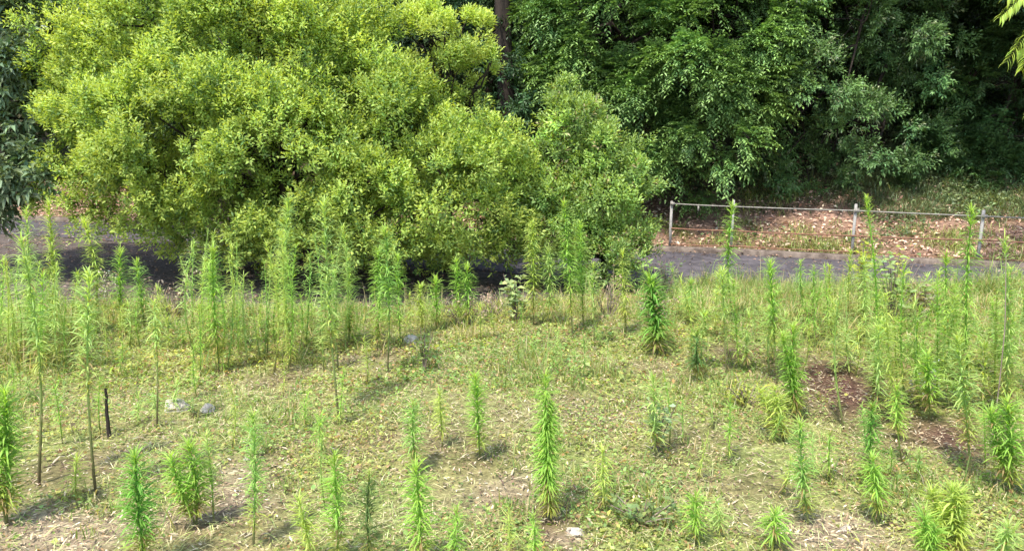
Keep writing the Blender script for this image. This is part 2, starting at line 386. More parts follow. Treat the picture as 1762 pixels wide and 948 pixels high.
# undergrowth on the hillside
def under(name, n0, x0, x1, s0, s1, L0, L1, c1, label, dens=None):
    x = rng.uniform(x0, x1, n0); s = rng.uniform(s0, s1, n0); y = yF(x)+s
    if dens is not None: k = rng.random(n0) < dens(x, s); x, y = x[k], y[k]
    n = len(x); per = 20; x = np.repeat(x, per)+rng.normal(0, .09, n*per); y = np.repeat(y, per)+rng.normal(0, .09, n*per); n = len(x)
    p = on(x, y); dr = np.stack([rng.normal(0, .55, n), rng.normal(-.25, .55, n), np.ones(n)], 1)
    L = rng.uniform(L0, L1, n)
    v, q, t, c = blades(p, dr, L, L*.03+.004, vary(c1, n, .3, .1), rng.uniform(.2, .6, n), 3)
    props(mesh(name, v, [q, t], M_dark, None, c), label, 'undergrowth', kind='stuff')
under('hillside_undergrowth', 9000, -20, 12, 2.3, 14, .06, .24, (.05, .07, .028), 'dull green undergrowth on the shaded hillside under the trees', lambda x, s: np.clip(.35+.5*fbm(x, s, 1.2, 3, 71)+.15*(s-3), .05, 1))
under('bank_weeds', 2600, 1, 11, .3, 4.2, .08, .24, (.25, .29, .085), 'yellow-green low weeds growing through the leaf litter by the fence',
      lambda x, s: np.clip(.15+.7*fbm(x, s, 1.6, 3, 72)+np.where(s < .9, .18, 0), 0, 1))
under('pale_bank_grass', 1300, 6.5, 13, 2.4, 5.5, .08, .26, (.14, .18, .08), 'pale grey-green grass mass on the bank at the right edge', lambda x, s: sstep((x-6.6)/1.2))

def bank_cover():
    x = rng.uniform(-3, 13, 90000); sv = rng.uniform(.8, 11, 90000); y = yF(x)+sv
    d = np.clip(-.15+.7*fbm(x, y, 1.7, 3, 75)+.22*(sv-1.6)+.25*sstep((x-5.5)/3)*sstep((sv-2.2)/1.2), 0, 1); k = rng.random(len(x)) < d; x, y, sv = x[k], y[k], sv[k]; n = len(x)
    p = on(x, y); p[:, 2] += rng.uniform(.01, .1, n)+rng.random(n)*.38*np.clip(fbm(x, y, 3.3, 3, 76)+.1, 0, 1)
    L = rng.uniform(.04, .10, n); dr = norm(np.stack([rng.normal(size=n), rng.normal(-.4, 1, n), rng.normal(.1, .4, n)], 1)); nr = norm(np.stack([rng.normal(0, .5, n), rng.normal(-.4, .4, n), np.ones(n)], 1))
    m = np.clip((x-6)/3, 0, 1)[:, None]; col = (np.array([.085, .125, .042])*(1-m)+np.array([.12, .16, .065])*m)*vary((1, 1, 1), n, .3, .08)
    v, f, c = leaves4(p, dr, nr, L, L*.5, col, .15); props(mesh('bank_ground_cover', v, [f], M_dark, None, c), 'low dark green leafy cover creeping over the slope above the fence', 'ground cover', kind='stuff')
bank_cover()
def thatch():
    x, y = region(290000, -10, 10, 3.0, 10.0); k = infield(x, y) & (y < yE(x)+.3); x, y = x[k], y[k]
    d = .55+.4*fbm(x, y, 4, 4, 81)-.6*field_of(BX, x, y)*(1-.8*field_of(PX, x, y)); k = rng.random(len(x)) < d; x, y = x[k], y[k]; n = len(x)
    p = on(x, y); p[:, 2] += rng.uniform(.004, .04, n); th = rng.uniform(0, 6.28, n); dr = np.stack([np.cos(th), np.sin(th), rng.normal(.12, .3, n)], 1)
    L = rng.uniform(.03, .10, n); t = rng.random((n, 1)); col = np.where(t < .38, [[.50, .45, .24]], np.where(t < .8, [[.34, .40, .13]], [[.22, .16, .09]]))*vary((1, 1, 1), n, .25, .05)
    v, q, t3, c = blades(p, dr, L, rng.uniform(.0018, .004, n), col, rng.uniform(.1, .6, n), 2)
    props(mesh('matted_grass', v, [q, t3], M_dry, None, c), 'thin matted straw and creeping grass stems lying over the field', 'matted grass', kind='stuff')
thatch()
# ---------------------------------------------------------------- trees
def blob(px, py, y, r, sq=1.0):
    c = P(px, py, y); rr = r*y/FPX/cp
    return (c, np.array([rr, rr*.9, rr*sq]))
def crown_points(blobs, nsub, nsprig, subr=(.22, .38), inner=.12, under=.28):
    w = np.array([b[1][0]**1.4 for b in blobs]); rref = np.median([b[1][0] for b in blobs]); w /= w.sum()
    bi = rng.choice(len(blobs), nsub, p=w)
    C = np.array([b[0] for b in blobs]); Rr = np.array([b[1] for b in blobs])
    d = rand_dir(nsub); d[:, 2] = np.where((d[:, 2] < -.6) & (rng.random(nsub) < .6), -d[:, 2], d[:, 2])
    subc = C[bi]+d*Rr[bi]*rng.uniform(.6, .95, (nsub, 1)); sr = Rr[bi, 0]**.5*rref**.5*rng.uniform(*subr, nsub)
    si = rng.choice(nsub, nsprig, p=sr**2/np.sum(sr**2)); sdn = rand_dir(nsprig)
    sdn[:, 2] = np.abs(sdn[:, 2])*np.where(rng.random(nsprig) < 1-under, 1, -1)
    rad = rng.uniform(.72, 1.08, nsprig); ins = rng.random(nsprig) < inner; rad[ins] *= .5
    p = subc[si]+sdn*sr[si, None]*rad[:, None]
    # drop sprigs buried deep in a blob
    keep = np.ones(nsprig, bool)
    for c_, r_ in zip(C, Rr):
        q = np.linalg.norm((p-c_)/r_, axis=1); keep &= ~((q < .55) & (rng.random(nsprig) < .8))
    o = norm(p-C[bi][si])
    return p[keep], norm(.6*sdn+.5*o)[keep], si[keep], subc, sr
def crown(name, parent, mat, blobs, nsub, nsprig, K, leaf, col, sub_tone=.16, spread=1.0, sprig_len=.22, up=.5, droop=.1, wid=.42, alt=None, altp=.0, flat=False, inner=.12, subr=(.22, .38), lean=None, tipcol=None, under=.28):
    p, o, si, subc, sr = crown_points(blobs, nsub, nsprig, subr, inner, under)
    n = len(p); ax = norm(o+np.array([0, 0, up])+rng.normal(0, .35, (n, 3)))
    if lean is not None: ax = norm(ax+np.array(lean))
    tone = np.exp(rng.normal(0, sub_tone, nsub))[si]; hue = rng.normal(0, .05, nsub)[si]
    kk = np.arange(K); f = (kk+.5)/K
    ref = norm(np.cross(ax, rand_dir(n))); ref2 = np.cross(ax, ref)
    if flat:   # arching flat spray, leaflets on both sides
        hz = norm(np.stack([ax[:, 0], ax[:, 1], np.zeros(n)], 1)+1e-6); side = norm(np.cross(hz, [0, 0, 1.]))
        arc = sprig_len*rng.uniform(.6, 1.3, n)
        pos = p[:, None]+ax[:, None]*(f*1.0)[None, :, None]*arc[:, None, None]; pos[:, :, 2] -= (f**2)[None]*arc[:, None]*rng.uniform(.1, .6, (n, 1))
        sg = np.where(kk % 2 == 0, 1, -1)[None, :, None]
        ld = side[:, None]*sg+ax[:, None]*.7+np.array([0, 0, -.18])+rng.normal(0, .25, (n, K, 3))
        nr = np.cross(side, ax)[:, None]*np.ones((1, K, 1))+rng.normal(0, .25, (n, K, 3)); nr[..., 2] = np.abs(nr[..., 2])+.1
    else:
        az = kk*2.4+rng.uniform(0, 6.28, (n, 1))
        rad = ref[:, None]*np.cos(az)[..., None]+ref2[:, None]*np.sin(az)[..., None]
        pos = p[:, None]+ax[:, None]*(f[None]*sprig_len*rng.uniform(.7, 1.2, (n, 1)))[..., None]+rad*.01
        ld = rad*spread*(1.15-.75*f)[None, :, None]+ax[:, None]*(.35+.6*f)[None, :, None]+rng.normal(0, .2, (n, K, 3))
        nr = ax[:, None]*1.0+rng.normal(0, .3, (n, K, 3))+np.array([0, 0, .4])
    pos, ld, nr = pos.reshape(-1, 3), ld.reshape(-1, 3), nr.reshape(-1, 3); N = len(pos)
    L = leaf*rng.uniform(.65, 1.25, N)
    c = vary(col, N, .17, .07)*np.repeat(tone, K)[:, None]
    h = np.repeat(hue, K)[:, None]; c = c*np.concatenate([1+h, 1+0*h, 1-h], 1)
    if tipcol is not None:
        tt = np.tile(f, n)[:, None]**2*.6; c = c*(1-tt)+np.array(tipcol)*tt*np.repeat(tone, K)[:, None]  # lighter tips: new growth, with sunlit highlights put into the leaf colour
    if alt is not None:
        a = np.repeat(rng.random(n) < altp, K); c[a] = vary(alt, a.sum(), .2, .08)
    v, fc, cc = leaves4(pos, norm(ld), norm(nr), L, L*wid*rng.uniform(.8, 1.2, N), c, droop)
    mesh(name, v, [fc], mat, parent, cc)
    return subc, sr
def limbs(parent, base, forks, targets, r0, name='trunk', n=7, wob=.12):
    """trunk from base through forks then a limb to each target (each its own tube in one trunk mesh)"""
    mb = MB(); base = np.asarray(base, float); pts = [base]+[np.asarray(f, float) for f in forks]
    def path(a, b, k=8, w=wob, lift=.0):
        t = np.linspace(0, 1, k)[:, None]; L = np.linalg.norm(b-a)
        q = a*(1-t)+b*t; q[1:-1] += rng.normal(0, w*L*.25, (k-2, 3)); q[:, 2] += (lift*L*np.sin(np.pi*t))[:, 0]; return q
    rr = r0
    flare = True
    for a, b in zip(pts[:-1], pts[1:]):
        q = path(a, b, 8, wob*.5); rs = np.linspace(rr, rr*.72, 8)
        if flare: rs[0] *= 1.5; rs[1] *= 1.15; flare = False
        tube(mb, q, rs, 10); rr *= .72
    for tg in targets:
        tg = np.asarray(tg, float)
        st = pts[-1] if len(pts) < 3 or rng.random() < .6 else pts[-2]
        q = path(st, tg, 9, wob, .08); tube(mb, q, np.linspace(rr*.6, .012, 9), 6)
        for _ in range(3):
            s0 = q[rng.integers(3, 8)]; tw = s0+rand_dir(1)[0]*np.linalg.norm(tg-st)*.25+np.array([0, 0, .1])
            tube(mb, path(s0, tw, 5, .2), np.linspace(.02, .005, 5), 5)
    return mb.build(name, M_bark, parent, True)
def tree(name, root, label, cat, blobs, forks, r0, nlimb, group=None, crown_kw={}, nsub=60, nsprig=4000, mat=M_dark, K=10, leaf=.07, col=(.05, .1, .03)):
    t = empty(name, root, label, cat, group)
    sc, sr = crown('crown', t, mat, blobs, nsub, nsprig, K, leaf, col, **crown_kw)
    idx = rng.choice(len(sc), min(nlimb, len(sc)), replace=False)
    limbs(t, root, forks, sc[idx], r0)
    return t
def rootat(px, y): 
    x = P(px, 400, y)[0]; return np.array([x, y, H(x, y)-.05])

# the big bright tree in the middle left
root = rootat(520, 12.3)
BB = [blob(185, 130, 12.6, 105), blob(350, 40, 13, 190), blob(530, 150, 12.7, 170), blob(300, 270, 12.0, 160), blob(480, 290, 11.7, 160),
      blob(640, 240, 12.2, 140), blob(800, 210, 12.8, 60), blob(770, 330, 11.6, 120), blob(850, 285, 12, 70), blob(620, 360, 11.5, 100),
      blob(400, 370, 11.5, 90), blob(130, 250, 12.5, 75), blob(215, 320, 12.0, 75), blob(340, -120, 13.2, 170), blob(500, 0, 13, 75), blob(70, 30, 13.2, 70),
      blob(480, 200, 12.9, 230), blob(700, 205, 12.6, 75), blob(700, 390, 11.7, 85), blob(520, 385, 11.6, 90), blob(300, 385, 12.0, 65), blob(610, 415, 12.0, 60), blob(790, 395, 11.9, 75), blob(400, 410, 12.1, 60), blob(860, 370, 12, 60), blob(160, 345, 12.4, 55), blob(560, 330, 13, 150), blob(350, 330, 13, 130), blob(740, 300, 13, 110), blob(880, 320, 12.2, 50), blob(90, 130, 12.9, 65), blob(120, 60, 13, 80), blob(120, 320, 12.5, 60), blob(95, 365, 12.4, 35), blob(160, 380, 12.4, 38), blob(320, 415, 11.9, 50), blob(470, 425, 11.9, 50), blob(690, 425, 12, 50), blob(760, 430, 12.1, 48), blob(850, 425, 12.1, 48), blob(920, 415, 12.2, 40), blob(230, 385, 12.2, 45), blob(200, 220, 12.3, 90), blob(430, 100, 12.6, 120), blob(250, 90, 12.8, 110), blob(620, 300, 12, 100), blob(700, 250, 12.2, 90), blob(560, 420, 12.3, 60), blob(800, 395, 12.0, 85), blob(880, 380, 12.3, 75), blob(700, 405, 12.3, 75), blob(850, 340, 12.6, 100), blob(740, 370, 12.8, 110), blob(930, 390, 12.5, 55), blob(400, 395, 12.7, 90), blob(110, 345, 12.7, 45), blob(400, 200, 13.3, 260), blob(250, 180, 13.2, 170), blob(650, 380, 12.9, 110), blob(820, 380, 12.8, 90), blob(500, 400, 13, 100), blob(240, 340, 12.8, 90)]
tree('broadleaf_tree', root, 'large spreading tree with dense bright yellow-green leaves at left centre, behind the tall weeds', 'tree', BB,
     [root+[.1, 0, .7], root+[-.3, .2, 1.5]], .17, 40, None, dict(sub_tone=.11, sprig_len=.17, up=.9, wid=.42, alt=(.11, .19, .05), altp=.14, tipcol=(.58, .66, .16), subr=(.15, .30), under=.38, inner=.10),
     1300, 68000, M_bright, 9, .066, (.30, .425, .09))
# slender lemon-green sapling rising above it
root = rootat(770, 13.4)
tree('sapling', root, 'slender lemon-yellow sapling rising above the bright tree beside the dark trunk', 'tree',
     [blob(745, 85, 12.9, 56, 1.2), blob(765, 22, 13.0, 30, 1.2), blob(815, 70, 13.0, 38), blob(695, 50, 13.1, 28), blob(835, 120, 13, 25), blob(770, 150, 13.4, 50, 1.2)], [root+[0, 0, 1.6]], .06, 9, None,
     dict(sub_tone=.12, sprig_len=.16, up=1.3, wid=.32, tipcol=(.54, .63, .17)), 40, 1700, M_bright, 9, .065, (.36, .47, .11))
# mixed shrub at the fence end
root = rootat(1040, 12.4)
tree('shrub', root, 'grey-green twiggy shrub between the bright tree and the first fence post', 'shrub',
     [blob(985, 225, 12.5, 45, 1.3), blob(1035, 270, 12.4, 48), blob(1035, 360, 12.2, 66), blob(1080, 315, 12.3, 36), blob(950, 350, 12.3, 55), blob(1080, 400, 12.2, 45), blob(960, 280, 12.5, 50), blob(1000, 420, 12.2, 50), blob(1050, 430, 12.1, 50), blob(940, 420, 12.1, 45), blob(900, 400, 12.3, 50), blob(975, 180, 12.6, 22, 1.6), blob(1020, 455, 12.0, 45), blob(1090, 450, 12.0, 40), blob(970, 460, 12, 40), blob(900, 340, 12.4, 55), blob(1112, 255, 12.3, 11), blob(1118, 330, 12.3, 14), blob(1020, 215, 12.5, 28, 1.3)],
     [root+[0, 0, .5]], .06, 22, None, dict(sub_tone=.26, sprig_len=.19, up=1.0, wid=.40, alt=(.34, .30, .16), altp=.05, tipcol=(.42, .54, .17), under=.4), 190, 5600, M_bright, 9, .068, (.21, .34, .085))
# broad-leaved tree at the left edge
root = rootat(-60, 13.2)
tree('large_leaved_tree', root, 'dark greyish green tree with large leaves at the left edge', 'tree',
     [blob(-60, 190, 13.1, 120), blob(10, 130, 12.9, 50), blob(10, 290, 12.6, 58), blob(-40, 40, 13.4, 110), blob(40, 215, 12.9, 38), blob(60, 310, 12.6, 48), blob(20, 345, 12.9, 48), blob(-20, 340, 12.6, 45), blob(30, 60, 13.2, 55), blob(20, 210, 13, 55)], [root+[0, 0, 1.2]], .12, 14, None,
     dict(sub_tone=.25, sprig_len=.22, up=.3, wid=.36, droop=.25), 80, 3000, M_dark, 8, .15, (.15, .21, .11))
# feathery evergreen right of centre
root = rootat(1130, 19.0)
tree('evergreen_tree', root, 'big dark evergreen with drooping feathery sprays at top centre, right of the dark trunk', 'tree',
     [blob(1040, 50, 17.4, 150), blob(1190, 110, 16.8, 150), blob(990, 140, 17.2, 85), blob(1230, 230, 16.2, 78, .8), blob(1130, 200, 16.6, 105), blob(1260, 20, 17, 130), blob(1180, 280, 16.4, 55), blob(930, 60, 17.6, 60),
      blob(1100, -120, 17.6, 190), blob(1290, 160, 16.6, 70), blob(1080, 270, 17, 80), blob(960, 220, 17.3, 60), blob(1280, 270, 16.8, 45), blob(910, 120, 17.7, 40), blob(1000, 320, 17.2, 60), blob(1200, 320, 17, 35), blob(1250, -240, 18.6, 200), blob(1060, -250, 18.8, 180), blob(1130, 300, 16.9, 50)], [root+[.1, -.3, 2.2], root+[.2, -.6, 4]], .24, 30, None,
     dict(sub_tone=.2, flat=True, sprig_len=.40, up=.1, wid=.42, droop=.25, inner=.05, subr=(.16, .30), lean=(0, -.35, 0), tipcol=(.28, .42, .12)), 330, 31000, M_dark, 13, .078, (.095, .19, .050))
# tree overhanging the fence on the right
root = rootat(1480, 19.5)
tree('evergreen_tree', root, 'evergreen with pale-tipped branches hanging over the fence, right of centre', 'tree',
     [blob(1420, 40, 17.2, 130), blob(1540, 40, 17.4, 80), blob(1400, 150, 16.6, 80, .8), blob(1470, 200, 16.8, 60, .7), blob(1500, 275, 16.4, 42, .8), blob(1360, -60, 17.6, 140), blob(1560, -90, 18, 130), blob(1540, 215, 17, 40), blob(1330, 130, 16.8, 60), blob(1600, 140, 17.6, 60), blob(1580, 260, 17.8, 50), blob(1560, 190, 18.4, 80), blob(1450, -250, 17.6, 200), blob(1620, -230, 17.4, 190), blob(1370, 60, 17, 100), blob(1600, 80, 18.2, 90), blob(1500, 305, 17.0, 26), blob(1390, 310, 18.6, 55), blob(1460, 300, 18.4, 50), blob(1330, 300, 18.2, 50), blob(1440, 240, 17.6, 50)],
     [root+[0, -.3, 2.2], root+[-.2, -.6, 4]], .2, 26, None,
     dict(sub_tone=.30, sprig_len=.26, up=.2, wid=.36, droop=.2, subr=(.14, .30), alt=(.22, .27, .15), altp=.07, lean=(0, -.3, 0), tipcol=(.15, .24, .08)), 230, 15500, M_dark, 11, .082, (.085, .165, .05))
root = rootat(1730, 20)
tree('evergreen_tree', root, 'dark evergreen filling the upper right corner behind the bright fronds', 'tree',
     [blob(1700, 150, 18.6, 85), blob(1760, 230, 18, 70), blob(1660, 240, 18.2, 45), blob(1790, 60, 18.6, 110), blob(1690, 40, 19.2, 70), blob(1700, -90, 19.2, 130), blob(1640, 130, 19, 70), blob(1620, 220, 18.8, 60), blob(1700, 280, 18, 50), blob(1780, 290, 17.6, 50), blob(1620, 290, 18.2, 35), blob(1780, -180, 16.8, 180), blob(1650, 320, 17.9, 45), blob(1720, 310, 17.6, 50), blob(1560, 310, 18.2, 42), blob(1770, 330, 17.6, 45), blob(1760, 140, 18.4, 70), blob(1560, 290, 18.8, 40)], [root+[0, -.3, 2.0]], .2, 18, None,
     dict(sub_tone=.3, sprig_len=.3, up=.1, wid=.3, droop=.3, flat=True, lean=(-.2, -.3, 0)), 230, 13500, M_dark, 13, .09, (.055, .11, .036))
# top centre, behind the bright tree
root = rootat(620, 20)
tree('evergreen_tree', root, 'bluish dark evergreen at top centre, left of the dark trunk, behind the bright tree', 'tree',
     [blob(640, 20, 18.4, 90), blob(720, -30, 18.6, 110), blob(820, 60, 19, 60), blob(660, 100, 18.2, 60), blob(560, -20, 18.6, 90), blob(860, 160, 18.6, 50), blob(840, -60, 18.8, 90), blob(880, 220, 18, 55), blob(850, 130, 17.0, 26), blob(885, 165, 17.0, 30), blob(830, 110, 17.1, 22), blob(900, 110, 17, 22), blob(870, 210, 17, 45), blob(880, 40, 17.05, 14), blob(860, 270, 17.6, 50), blob(920, 300, 17.4, 50), blob(760, 80, 18.6, 80)], [root+[.3, -.3, 2.6]], .2, 18, None,
     dict(sub_tone=.28, sprig_len=.24, up=.3, wid=.42, droop=.15), 110, 6500, M_dark, 10, .085, (.055, .115, .045))
# dark bare trunk standing free
root = rootat(868, 17.3)
t = empty('pine_tree', root, 'dark upright trunk at top centre between two evergreens', 'tree')
top = P(868, -560, 17.3)
mb = MB(); zz = np.linspace(0, 1, 22)[:, None]; q = root*(1-zz)+top*zz; q[:, 0] += .05*np.sin(zz[:, 0]*9); q[:, 1] += .04*np.cos(zz[:, 0]*7)
tube(mb, q, np.concatenate([[.30, .24], np.linspace(.19, .13, 20)]), 14)
for k in range(9):
    s0 = q[rng.integers(14, 21)]; a = rng.uniform(0, 6.28); e0 = s0+np.array([math.cos(a)*1.6, math.sin(a)*1.6, .5])
    tt = np.linspace(0, 1, 6)[:, None]; tube(mb, s0*(1-tt)+e0*tt, np.linspace(.05, .015, 6), 6)
mb.build('trunk', M_bark, t, True)
crown('crown', t, M_dark, [(top+[0, 0, .3], np.array([2.2, 2.2, 1.6])), (top+[1, -.3, -1.2], np.array([1.4, 1.4, .8])), (top+[-1.2, 0, -.8], np.array([1.3, 1.3, .8]))], 60, 1500, 10, .11, (.07, .12, .045), up=.5, wid=.2)
# trees farther up the hillside closing the view
FG = 'dark trees closing the view high on the hillside'
def far_tree(parent_only=None):
    t = empty('hillside_tree', (0, 0, 0), 'dark green tree in the dim wood behind the nearer evergreens', 'tree', FG)
    bl = [(np.array([0, 0, 4.6]), np.array([2.3, 2.2, 2.2])), (np.array([1.2, -.6, 3.0]), np.array([1.5, 1.5, 1.2])), (np.array([-1.3, -.5, 3.1]), np.array([1.5, 1.5, 1.3])), (np.array([.2, -.9, 2.0]), np.array([1.3, 1.2, .9])), (np.array([0, .2, 6.6]), np.array([1.5, 1.5, 1.2]))]
    sc, sr = crown('crown', t, M_dark, bl, 130, 7000, 9, .125, (.058, .10, .040), sub_tone=.25, sprig_len=.3, up=.2, wid=.42)
    limbs(t, (0, 0, -.2), [(0, 0, 1.4), (.1, 0, 3)], sc[:18], .2)
    return t
protos = [far_tree(), far_tree()]
spots = [(-12.5, 23.5), (-8.8, 22.3), (-4.6, 23.5), (-.6, 22.0), (2.9, 23.2), (6.4, 22.4), (9.6, 23.4), (13.5, 21.5), (-15.8, 27.5), (-10.6, 28), (-5.9, 28.4), (-1.6, 27.8), (2.2, 28.4), (6.6, 28), (11.2, 27.8), (15.8, 26.5),
         (-16.5, 21), (12.4, 17.5), (-2.6, 18.9), (-8, 18.6), (4.6, 20.3), (8.2, 19.7)]
for k, (x, y) in enumerate(spots):
    pr = protos[k % 2]
    if k < 2: o = pr
    else:
        o = pr.copy(); COL.objects.link(o)
        for ch in pr.children: c2 = ch.copy(); COL.objects.link(c2); c2.parent = o
    s = rng.uniform(.85, 1.2) if y > 20.6 else .8
    o.location = (x, y, float(H(x, y))); o.rotation_euler = (0, 0, rng.uniform(0, 6.28)); o.scale = (s, s, s*rng.uniform(.95, 1.15))

# bright fronds hanging in at the top right corner
def frond_tree():
    root = rootat(2010, 12.5)
    t = empty('frond_tree', root, 'bright yellow-green feathery fronds hanging in at the top right corner', 'tree')
    start = P(1900, -60, 12.5); mb = MB(); LV, LD, LN, LC = [], [], [], []
    tt = np.linspace(0, 1, 8)[:, None]
    tube(mb, root*(1-tt)+start*tt, np.linspace(.12, .06, 8), 8)
    for (px, py, ex, ey, dy) in [(1800, -10, 1722, 30, 0), (1810, 30, 1734, 105, .1), (1800, 60, 1758, 120, -.1), (1800, -30, 1735, -5, .2), (1830, 80, 1752, 88, .3), (1840, 120, 1775, 190, .1)]:
        a = P(px, py, 12.5+dy); b = P(ex, ey, 12.4+dy)
        tube(mb, start*(1-tt)+a*tt, np.linspace(.03, .01, 8), 5)
        s = np.linspace(0, 1, 34)[:, None]; q = a*(1-s)+b*s; q[:, 2] += .16*np.sin(np.pi*s[:, 0])*(1-.3*s[:, 0])
        tube(mb, q, np.linspace(.008, .003, 34), 4)
        dd = norm(np.gradient(q, axis=0)); sd_ = norm(np.cross(dd, [0, -.8, .6]))
        for sg in (-1, 1):
            LV.append(q); LD.append(sd_*sg*.8+dd*.5+np.array([0, 0, -.45])+rng.normal(0, .08, q.shape)); LC.append(vary((.48, .62, .13), len(q), .12, .05))
    for k in range(16):
        a_ = rng.uniform(-1.2, 3.2); ln = rng.uniform(.9, 1.6); a = start+np.array([0, 0, rng.uniform(-.2, .5)]); b = a+np.array([math.cos(a_)*ln, math.sin(a_)*ln, rng.uniform(-.2, .5)])
        s = np.linspace(0, 1, 34)[:, None]; q = a*(1-s)+b*s; q[:, 2] += .3*np.sin(np.pi*s[:, 0]); tube(mb, q, np.linspace(.012, .003, 34), 4)
        dd = norm(np.gradient(q, axis=0)); sd_ = norm(np.cross(dd, [0, 0, 1.])); h = slice(8, 34)
        for sg in (-1, 1): LV.append(q[h]); LD.append(sd_[h]*sg*.8+dd[h]*.5+np.array([0, 0, -.35])); LC.append(vary((.48, .62, .13), 26, .12, .05))
    mb.build('trunk', M_bark, t, True)
    p = np.vstack(LV); d = np.vstack(LD); n = len(p)
    v, q, tr, c = blades(p, d, rng.uniform(.13, .2, n), np.full(n, .038), np.vstack(LC), .35, 3)
    mesh('fronds', v, [q, tr], M_bright, t, c)
frond_tree()

# ---------------------------------------------------------------- fence
def fence():
    pts = []
    for px, py in ((1152, 425), (1257, 436), (1465, 455), (1683, 478)):
        # on the line just behind the kerb
        u = (px-PW/2)/FPX; lo, hi = 9., 22.
        for _ in range(40):
            m = (lo+hi)/2; d = ray(px, 440); x = d[0]*m/d[1]
            if m > 16.1-.28*x+.34: hi = m
            else: lo = m
        x = ray(px, 440)[0]*lo/ray(px, 440)[1]; pts.append(np.array([x, lo, float(H(x, lo))]))
    dirv = norm(pts[3]-pts[2]); step = np.linalg.norm(pts[3]-pts[2])
    for k in (1, 2):
        q = pts[3]+dirv*step*k; q[2] = float(H(q[0], q[1])); pts.append(q)
    f = empty('fence', pts[0], 'low fence of pale posts, pipe rail and rusty wires beyond the road', 'fence')
    tops = [347, 345, 352, 362]; tz = []; rl = [350, 355, 362, 371.5]; wl = [392, 396.5, 405, 412.5]; rz_ = []; wz = []
    for k, p in enumerate(pts):
        zt = P(0, tops[k], p[1])[2] if k < 4 else tz[-1]-.02
        tz.append(zt); rz_.append(P(0, rl[k], p[1])[2] if k < 4 else rz_[-1]-.01); wz.append(P(0, wl[k], p[1])[2] if k < 4 else wz[-1]-.01); mb = MB(); h = zt-p[2]+.15; box(mb, [p[0], p[1], (zt+p[2]-.15)/2], [.048, .048, h], -.27)
        box(mb, [p[0], p[1], zt+.006], [.04, .04, .012], -.27)
        po = mb.build('post', M_post, f)
        if k < 4:
            b2 = MB(); box(b2, [p[0]+.005, p[1]-.055, rz_[k]], [.08, .012, .06], -.27); b2.build('bracket', M_rail, po, origin=f.location)
    def line(name, off, r, mat, sag):
        mb = MB(); q = []
        for a in range(len(pts)-1):
            A = np.array([pts[a][0], pts[a][1]-.05, off(a)]); B = np.array([pts[a+1][0], pts[a+1][1]-.05, off(a+1)])
            for s in np.linspace(0, 1, 8, endpoint=False): w = A*(1-s)+B*s; w[2] -= sag*math.sin(math.pi*s); q.append(w)
        q.append(B); tube(mb, q, r, 6); mb.build(name, mat, f, True)
    line('rail', lambda a: rz_[a], .0125, M_rail, .004)
    line('wire', lambda a: wz[a], .015, M_rust, .01)
    line('wire', lambda a: pts[a][2]+(tz[a]-pts[a][2])*.12, .013, M_rust, .01)
    mb = MB(); m = pts[0]*.57+pts[1]*.43; box(mb, [m[0], m[1]-.05, tz[0]-.11], [.03, .02, .1]); mb.build('bracket', M_rail, f)
fence()

# ---------------------------------------------------------------- rocks, stakes, dead twigs
def rock(px, py, s, label, seed, flat=.6):
    p = hit(px, py); r = np.random.default_rng(seed)
    import bmesh
    bm = bmesh.new(); bmesh.ops.create_icosphere(bm, subdivisions=3, radius=1)
    sc = np.array([s*r.uniform(.9, 1.2), s*r.uniform(.7, .95), s*flat]); pl = [norm(r.normal(size=3)) for _ in range(9)]; dl = r.uniform(.6, .9, 9)
    for v in bm.verts:
        c = np.array(v.co)
        for a, d in zip(pl, dl):
            k = c@a
            if k > d: c = c-a*(k-d)
        c = c*(1+.09*math.sin(c[0]*5+c[1]*7+seed)*math.cos(c[2]*6)+.05*math.sin(c[1]*17+c[0]*13)); v.co = c*sc
    me = bpy.data.meshes.new('rock'); bm.to_mesh(me); bm.free(); me.materials.append(M_rock)
    o = bpy.data.objects.new('rock', me); COL.objects.link(o); o.location = (p[0], p[1], p[2]+s*flat*.12); o.rotation_euler = (0, 0, r.uniform(0, 6))
    props(o, label, 'rock')
rock(302, 702, .105, 'largest white stone lying in the grass at left, next to a smaller one', 1)
rock(357, 706, .07, 'small white stone just right of the larger white stone at left', 2)
rock(708, 592, .10, 'pale pinkish boulder near the field edge beside a tall double weed', 3, .8)
rock(990, 918, .045, 'pale stone at the bottom just right of the biggest foreground weed', 4)
rock(1455, 912, .035, 'small pale stone on the straw patch at bottom right', 5)
rock(425, 790, .03, 'tiny pale stone beside the bare soil left of the upright weed', 6)
def stick(name, path_px, r, label, cat='dead stem', mat=M_twig, yoff=None):
    b = hit(*path_px[0]); q = [b-[0, 0, .03]]
    for k, (px, py) in enumerate(path_px[1:]): q.append(P(px, py, b[1]+.03*(k+1)))
    q = np.array(q); t = np.linspace(0, len(q)-1, 12); q = np.stack([np.interp(t, np.arange(len(q)), q[:, i]) for i in range(3)], 1)
    q[1:-1] += rng.normal(0, r*.15, (10, 3)); mb = MB(); tube(mb, q, np.linspace(r, r*.55, 12), 8)
    o = mb.build(name, mat, None, True, origin=b); props(o, label, cat); return o
stick('stake', [(188, 754), (184, 712), (181, 668)], .015, 'short dark broken stake standing between the bare-stemmed weeds at left', 'stake', M_bark)
stick('dry_stalk', [(1700, 790), (1715, 700), (1730, 560), (1731, 440)], .0045, 'long thin pale stem leaning at right in front of the tall weeds')
